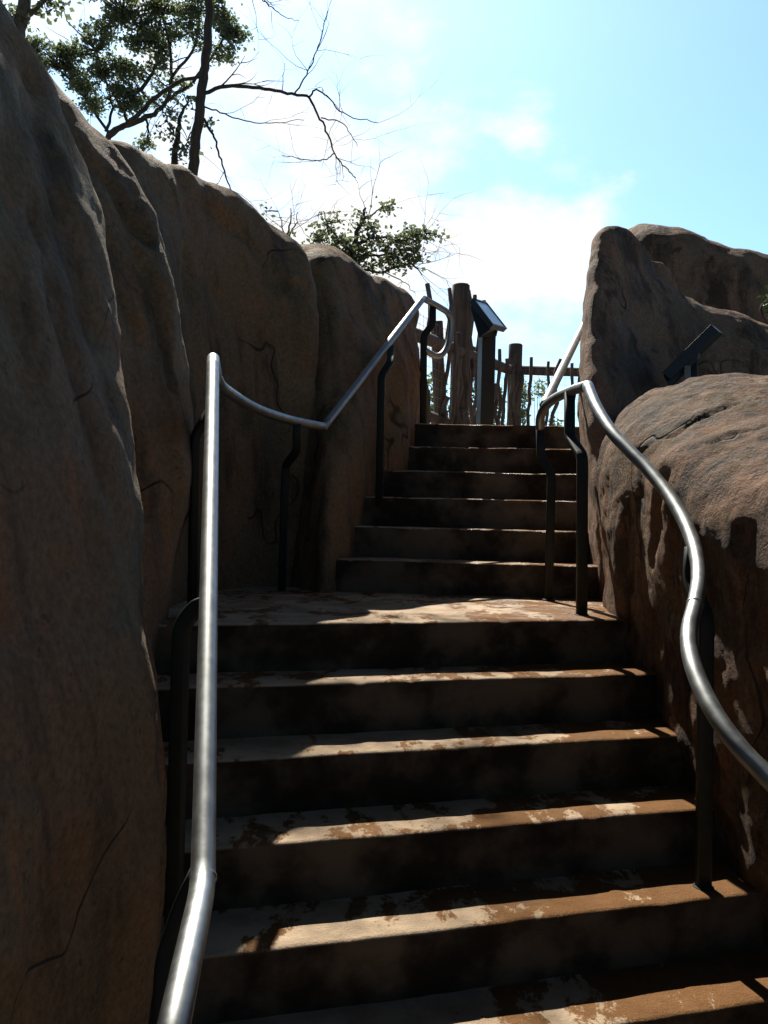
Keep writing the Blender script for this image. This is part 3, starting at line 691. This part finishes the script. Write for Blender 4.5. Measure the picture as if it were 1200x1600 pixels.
# ------------------------------------------------------------------ lectern signs
def lectern(corners, thick, post_top, post_r, base_z, label, capw=True):
    A, B, C, D = corners; cen = (A + B + C + D) / 4
    n = (B - A).cross(D - A).normalized()
    if n.z < 0: n = -n
    t = thing('lectern_sign', (post_top.x, post_top.y, base_z), label, 'sign', 'slanted information signs')
    def slab(name, k0, h0, h1, mat, bev=0.003):
        mb = MB(); P = [cen + (c - cen) * k0 for c in corners]
        mb.v = [p + n * h0 for p in P] + [p + n * h1 for p in P]
        mb.f = [(3, 2, 1, 0), (4, 5, 6, 7)] + [(i, (i + 1) % 4, (i + 1) % 4 + 4, i + 4) for i in range(4)]
        return mb.build(name, mat, t, False, bev)
    slab('frame', 1.0, -thick, -0.004, MAT['sign_dark']); slab('panel', 0.88, -0.01, 0.001, MAT['panel'], 0)
    # raised lip round the panel
    lip = MB()
    for i in range(4):
        a, b = corners[i], corners[(i + 1) % 4]
        e = (b - a).normalized(); inw = (cen - (a + b) / 2).normalized() * 0.008
        lip.box((a + b) / 2 + inw + n * 0.0, (b - a) / 2, inw, n * 0.006)
    lip.build('rim', MAT['sign_dark'], t, False, 0.001)
    return t, n, cen
cs = [Q(738, 466, 6.2), Q(760, 473, 6.42), Q(792, 514, 6.28), Q(770, 508, 6.05)]
t, n, cen = lectern(cs, 0.035, Q(760, 520, 6.3), .05, TOPZ, 'dark slanted sign with a bluish panel on a square post before the fence')
pt = Q(761, 520, 6.3)
mb = MB(); mb.box(W(pt.x, pt.y, (TOPZ + pt.z) / 2 + .02), Vector((.05, .012, 0)), Vector((-.012, .05, 0)), hv * ((pt.z - TOPZ) / 2 + .05)); mb.build('post', MAT['sign_dark'], t, False, .006)
mb = MB(); c2 = Q(754, 502, 6.28)
mb.v = [Q(736, 476, 6.2), Q(760, 482, 6.4), Q(779, 513, 6.3), Q(768, 513, 6.1), Q(735, 482, 6.2), Q(757, 488, 6.4), Q(776, 526, 6.3), Q(748, 528, 6.1)]
mb.f = [(0, 1, 2, 3), (7, 6, 5, 4), (0, 4, 5, 1), (1, 5, 6, 2), (2, 6, 7, 3), (3, 7, 4, 0)]; mb.build('bracket', MAT['sign_dark'], t, False, .003)
a_ = Q(742, 464, 6.22); mb = MB(); mb.tube([a_ - Vector((0, 0, .02)), a_ + Vector((0, 0, .012)), a_ + Vector((0, 0, .016))], [.015, .015, .01], 12); mb.build('knob', MAT['stick_wood'], t)

cs = [Q(1036, 583, 4.45), Q(1112, 508, 4.45), Q(1119, 512, 4.85), Q(1045, 584, 4.85)]
t, n, cen = lectern(cs, 0.05, Q(1078, 560, 4.65), .04, .8, 'black lectern sign seen edge-on, standing between the pinnacle rock and the ochre boulder')
mb = MB(); e1 = Q(1079, 552, 4.62); e2 = Q(1080, 625, 4.62)
mb.tube([e1, e2, e2 + Vector((0, 0, -.35))], 1, 12, True, (.05, .06), Vector((0, 1, 0))); mb.build('post', MAT['sign_dark'], t)
mb = MB(); mb.v = [Q(1036, 586, 4.5), Q(1092, 548, 4.5), Q(1090, 562, 4.5), Q(1046, 606, 4.5), Q(1040, 586, 4.8), Q(1096, 548, 4.8), Q(1094, 562, 4.8), Q(1050, 604, 4.8)]
mb.f = [(0, 1, 2, 3), (7, 6, 5, 4), (0, 4, 5, 1), (1, 5, 6, 2), (2, 6, 7, 3), (3, 7, 4, 0)]; mb.build('bracket', MAT['sign_dark'], t, False, .003)
mb = MB(); c = Q(1074, 585, 4.47); mb.box(c, Vector((.017, 0, 0)), Vector((0, .004, 0)), hv * .045); mb.build('plate', MAT['rubber'], t, False, .002)

# ------------------------------------------------------------------ trees
def closest(skel, p):
    best = None
    for pts, rr in skel:
        for i, q in enumerate(pts):
            d = (q - p).length_squared
            if best is None or d < best[0]: best = (d, q, rr[i])
    return best
def leaf(mb, p, size, rnd):
    a = Vector((rnd.uniform(-1, 1), rnd.uniform(-1, 1), rnd.uniform(-.6, .6))).normalized()
    b = a.cross(Vector((rnd.uniform(-1, 1), rnd.uniform(-1, 1), rnd.uniform(-1, 1)))).normalized()
    l = size * rnd.uniform(.6, 1.25); w = l * rnd.uniform(.3, .45); k = len(mb.v); c = a.cross(b) * (w * .4)
    mb.v += [p, p + a * l * .45 + b * w + c, p + a * l, p + a * l * .45 - b * w + c, p + a * l * .55 - c * .3]
    mb.f += [(k, k + 1, k + 4), (k + 1, k + 2, k + 4), (k, k + 4, k + 3), (k + 4, k + 2, k + 3)]
def tree(label, limbs, clumps, d, bark, lf, lsize, seed, group='trees standing behind the rock wall', thick=1.0, twigs=0, leaves_per=14, tname='tree', over=None):
    rnd = random.Random(seed); skel = []
    mb = MB()
    for pts, r0, r1 in limbs:
        P = [Q(x, y, d + (z[0] if z else 0)) for x, y, *z in pts]; P = spline(P, 5)
        P = [p + Vector((rnd.uniform(-1, 1), rnd.uniform(-1, 1), rnd.uniform(-1, 1))) * 0.004 * d * .3 for p in P]
        rr = [(r0 + (r1 - r0) * i / (len(P) - 1)) * thick for i in range(len(P))]
        mb.tube(P, rr, 8); skel.append((P, rr))
    root = skel[0][0][0]
    t = thing(tname, root, label, 'tree', group)
    base = mb; 
    # bare side twigs
    tw = MB()
    def twig(p, dr, L_, r, depth):
        n = 5; pts = [p]
        for k in range(n):
            dr = (dr + Vector((rnd.uniform(-1, 1), rnd.uniform(-1, 1), rnd.uniform(-1, 1))) * .28).normalized(); p = p + dr * L_ / n; pts.append(p)
        tw.tube(pts, [r * (1 - .75 * k / n) for k in range(n + 1)], 5)
        if depth:
            for k in (2, 3, 4, 5):
                if rnd.random() < .75:
                    d2 = (dr + Vector((rnd.uniform(-1, 1), rnd.uniform(-.6, .6), rnd.uniform(-1, 1))) * 1.0).normalized(); twig(pts[k], d2, L_ * rnd.uniform(.4, .7), r * .55, depth - 1)
        return pts
    for _ in range(twigs):
        P, rr = rnd.choice(skel[1:] if len(skel) > 1 else skel); i = rnd.randrange(len(P) // 4, len(P))
        tang = (P[min(i + 1, len(P) - 1)] - P[i - 1]).normalized()
        twig(P[i], (tang * .5 + Vector((rnd.uniform(-1, 1), rnd.uniform(-.7, .7), rnd.uniform(-.8, 1)))).normalized(), d * rnd.uniform(.03, .075), min(rr[i] * .5, .0011 * d), 1)
    lv = MB()
    if over:        # added bough, out of view overhead, placed to shade the left wall
        a, c, rad, n = over; b = spline([a, a.lerp(c, .5) + Vector((0, 0, .7)), c], 8)
        base.tube(b, [.05 * (1 - .8 * i / (len(b) - 1)) for i in range(len(b))], 8)
        for _ in range(n):
            while True:
                w = Vector((rnd.uniform(-1, 1), rnd.uniform(-1, 1), rnd.uniform(-1, 1)))
                if w.length < 1: break
            tip = c + Vector((w.x * rad[0], w.y * rad[1], w.z * rad[2]))
            if rnd.random() < .3: tw.tube([min(b, key=lambda q: (q - tip).length), tip], [.01, .004], 4)
            for _ in range(10): leaf(lv, tip + Vector((rnd.gauss(0, 1), rnd.gauss(0, 1), rnd.gauss(0, .6))) * .13, .12, rnd)
    for (cx, cy, rx, ry, n) in clumps:
        for _ in range(n):
            while True:
                u, v, w = (rnd.uniform(-1, 1) for _ in range(3))
                if u * u + v * v + w * w < 1: break
            tip = Q(cx + u * rx, cy + v * ry, d + w * (rx + ry) * .5 / F * d * 1.2)
            _, q, r = closest(skel, tip); mid = q.lerp(tip, .5) + Vector((rnd.uniform(-1, 1), rnd.uniform(-1, 1), rnd.uniform(-.5, 1))) * (tip - q).length * .15
            if rnd.random() < .3 or (tip - q).length < .5: tw.tube([q, mid, tip], [.0009 * d, .0006 * d, .0003 * d], 4)
            for _ in range(leaves_per):
                o2 = Vector((rnd.gauss(0, 1), rnd.gauss(0, 1), rnd.gauss(0, .7))) * lsize * 1.05
                leaf(lv, tip + o2, lsize, rnd)
    for f_ in tw.f: base.f.append(tuple(q + len(base.v) for q in f_))
    base.v += tw.v
    base.build('trunk', bark, t)
    if lv.v: lv.build('crown', lf, t, smooth=False)
    return t
# tall dark trunk with bare dead boughs
tree('tall dark thin trunk with bare dead boughs reaching right over the rock wall',
     [([(300, 300), (304, 240), (310, 190), (315, 140), (320, 95), (326, 40), (326, -20), (318, -120), (322, -260)], .056, .036),
      ([(313, 150), (345, 137), (395, 136), (440, 144), (482, 152)], .022, .014),
      ([(482, 152), (500, 185), (515, 215), (523, 240), (540, 262), (556, 277)], .013, .005),
      ([(482, 152), (495, 140), (515, 155), (545, 182), (590, 190)], .011, .004),
      ([(460, 148), (478, 118), (495, 80), (505, 45), (512, 15)], .009, .003),
      ([(523, 240), (505, 250), (470, 248), (438, 240)], .007, .003),
      ([(500, 185), (530, 190), (548, 210), (560, 228)], .007, .003),
      ([(318, 185), (335, 215), (345, 250), (358, 290), (366, 304)], .014, .005),
      ([(318, 165), (350, 178), (390, 190), (430, 192), (475, 186)], .009, .003),
      ([(400, -10), (420, 8), (445, 25), (468, 34)], .007, .003),
      ([(440, 144), (443, 115), (445, 98)], .005, .002),
      ([(322, -60), (350, -50), (380, -35), (400, -10)], .02, .008),
      ([(315, 120), (280, 128), (240, 155), (205, 190), (172, 208)], .016, .028)],
     [(318, -260, 130, 60, 40)], 9.0, MAT['bark'], MAT['leaf'], .07, 3, twigs=46, leaves_per=8)
tree('broad leafy oak with dense green crown rising left of the tall dark trunk',
     [([(165, 260, .3), (172, 210), (200, 195), (235, 180), (262, 158), (300, 130)], .042, .02),
      ([(200, 150), (222, 138), (238, 112), (258, 86)], .03, .012), ([(165, 205), (175, 178), (172, 150), (160, 110)], .02, .008),
      ([(200, 195), (190, 170), (168, 130), (150, 80)], .022, .008), ([(228, 186), (232, 205), (228, 222)], .016, .008),
      ([(262, 158), (268, 120), (262, 60), (245, 0)], .025, .01), ([(300, 130), (330, 90), (350, 50), (345, 0)], .02, .008),
      ([(262, 86), (225, 50), (195, 20)], .015, .006), ([(268, 120), (300, 80), (310, 30), (300, -40)], .02, .008), ([(172, 210), (130, 150), (95, 110)], .02, .008)],
     [(150, 55, 26, 22, 22), (190, 25, 28, 20, 24), (225, 60, 30, 22, 26), (165, 105, 26, 18, 20), (135, 130, 22, 18, 16), (200, 110, 26, 16, 20), (185, 145, 24, 14, 14),
      (240, 20, 26, 20, 20), (150, 165, 26, 12, 12), (205, 165, 20, 10, 9), (265, 55, 24, 22, 14), (250, 100, 22, 18, 10), (290, 25, 24, 20, 16), (310, 60, 20, 20, 9),
      (352, 40, 26, 22, 20), (370, 62, 16, 16, 10), (345, 85, 22, 12, 9), (325, 5, 30, 18, 16), (228, 160, 22, 12, 9), (228, 225, 13, 7, 5),
      (60, 72, 26, 12, 12), (95, 85, 26, 14, 14), (70, 95, 24, 9, 8), (110, 110, 22, 14, 9), (270, 135, 24, 16, 7), (200, -20, 130, 24, 50), (120, 85, 18, 22, 10)],
     10.5, MAT['bark'], MAT['leaf'], .047, 11, twigs=26, leaves_per=40)
tree('slender sapling with sparse tufts of leaves just left of the tall dark trunk',
     [([(273, 290), (273, 250), (276, 215), (282, 185), (292, 160)], .045, .012), ([(276, 215), (262, 190), (258, 160)], .012, .004), ([(273, 240), (290, 225), (298, 205)], .01, .004)],
     [(292, 235, 14, 22, 10), (268, 190, 20, 30, 9), (285, 160, 16, 20, 7), (325, 195, 14, 9, 3)], 9.6, MAT['bark'], MAT['leaf_dark'], .06, 5, twigs=8, leaves_per=8)
tree('grey forked trunk with few leaves at the top left corner above the wall',
     [([(24, 110), (27, 60), (33, 30), (38, 0), (44, -60)], .08, .05), ([(30, 45), (45, 25), (62, 8), (90, -20)], .035, .02), ([(44, -60), (20, -120)], .04, .02)],
     [(75, 8, 26, 10, 9), (18, 28, 16, 22, 14), (20, -40, 60, 25, 20), (15, 60, 20, 14, 8)], 8.5, MAT['bark_pale'], MAT['leaf_dark'], .065, 8, twigs=6, leaves_per=10,
     over=(Q(44, -60, 8.5), W(-2.25, 3.9, 5.0), (1.25, 1.35, .6), 420))  # unseen bough added to keep sun and sky light off the wall
tree('small round-leaved tree showing above the far end of the rock wall',
     [([(560, 470), (556, 430), (552, 400), (556, 370), (566, 345), (570, 325)], .05, .014), ([(552, 400), (530, 375), (512, 350), (505, 330)], .02, .006),
      ([(556, 380), (590, 370), (625, 375), (665, 365)], .022, .006), ([(560, 420), (600, 425), (640, 412), (660, 430)], .02, .006),
      ([(556, 400), (600, 398), (640, 390)], .02, .006), ([(566, 345), (590, 330), (606, 322)], .014, .004), ([(600, 425), (630, 440), (650, 460)], .009, .003), ([(552, 400), (515, 395), (492, 370)], .018, .006)],
     [(602, 322, 9, 7, 5), (572, 350, 18, 22, 13), (515, 352, 16, 16, 9), (498, 368, 12, 14, 7), (530, 385, 22, 16, 14), (560, 395, 24, 20, 18), (600, 378, 22, 16, 13), (636, 372, 18, 12, 9), (668, 366, 14, 9, 7),
      (622, 400, 24, 18, 18), (600, 415, 28, 16, 17), (640, 385, 16, 14, 8), (560, 425, 26, 14, 14), (645, 400, 14, 12, 6), (520, 405, 20, 12, 8)],
     11.0, MAT['bark'], MAT['leaf_dark'], .07, 21, twigs=26, leaves_per=11)
tree('bare twiggy shrub with sparse leaves poking up left of the small round-leaved tree',
     [([(446, 420), (448, 385), (452, 355), (455, 325)], .02, .005), ([(448, 380), (440, 350), (436, 330)], .01, .003), ([(450, 370), (462, 350), (466, 330)], .01, .003)],
     [(450, 372, 12, 9, 6), (415, 332, 5, 4, 2)], 9.5, MAT['bark'], MAT['leaf_dark'], .055, 31, twigs=14, leaves_per=8, tname='shrub')

# plants behind the fence and on the rock
def bush(label, cx, cy, rx, ry, d, n, lsize, mat, seed, stems=6, group='bushes behind the fence', ground=None):
    rnd = random.Random(seed); st = MB(); lv = MB()
    root = Q(cx, cy + ry, d); root = W(root.x, root.y, ground if ground is not None else TOPZ - .05)
    t = thing('shrub', root, label, 'shrub', group)
    tips = []
    for k in range(stems):
        tip = Q(cx + rnd.uniform(-1, 1) * rx, cy - ry * rnd.uniform(.4, 1), d + rnd.uniform(-.3, .3)); mid = root.lerp(tip, .5) + Vector((rnd.uniform(-.1, .1), rnd.uniform(-.1, .1), .05))
        c = spline([root, mid, tip], 6); st.tube(c, [.008 * (1 - .7 * i / 12) for i in range(13)], 5); tips += c[3:]
    for k in range(n):
        p = Q(cx + rnd.gauss(0, .45) * rx, cy + rnd.uniform(-1, 1) * ry, d + rnd.uniform(-.3, .3)); q = min(tips, key=lambda w: (w - p).length)
        p = q.lerp(p, .75)
        for _ in range(6): leaf(lv, p + Vector((rnd.gauss(0, 1), rnd.gauss(0, 1), rnd.gauss(0, .8))) * lsize * .8, lsize, rnd)
    st.build('stems', MAT['bark'], t); lv.build('foliage', mat, t, smooth=False)
bush('bright yellow-green leafy shrub seen through the sticks left of the slim round fence post', 775, 645, 6, 40, 10.6, 80, .05, MAT['leaf_bright'], 1)
bush('dark green bush spilling out right of the slim round fence post', 812, 635, 11, 34, 10.8, 80, .055, MAT['leaf'], 2)
bush('pale wispy bush seen through the wire mesh of the fence', 848, 608, 14, 12, 11.6, 20, .06, MAT['leaf'], 3, 4)
bush('low sprig at the foot of the mesh fence beside the right handrail', 866, 665, 12, 6, 11.2, 16, .06, MAT['leaf'], 4, 4)
bush('yellow-green shrub glimpsed through sticks left of the thick round post', 683, 625, 12, 45, 8.4, 70, .05, MAT['leaf_bright'], 5)
bush('green shrub glimpsed between thick round fence post and slanted sign', 732, 600, 12, 60, 9.2, 60, .05, MAT['leaf_bright'], 6)
bush('small green plant at the right picture edge growing before the dark rock ridge', 1212, 472, 17, 22, 5.75, 34, .035, MAT['leaf_shade'], 7, 5, 'bushes behind the fence', Q(1205, 530, 5.75).z)
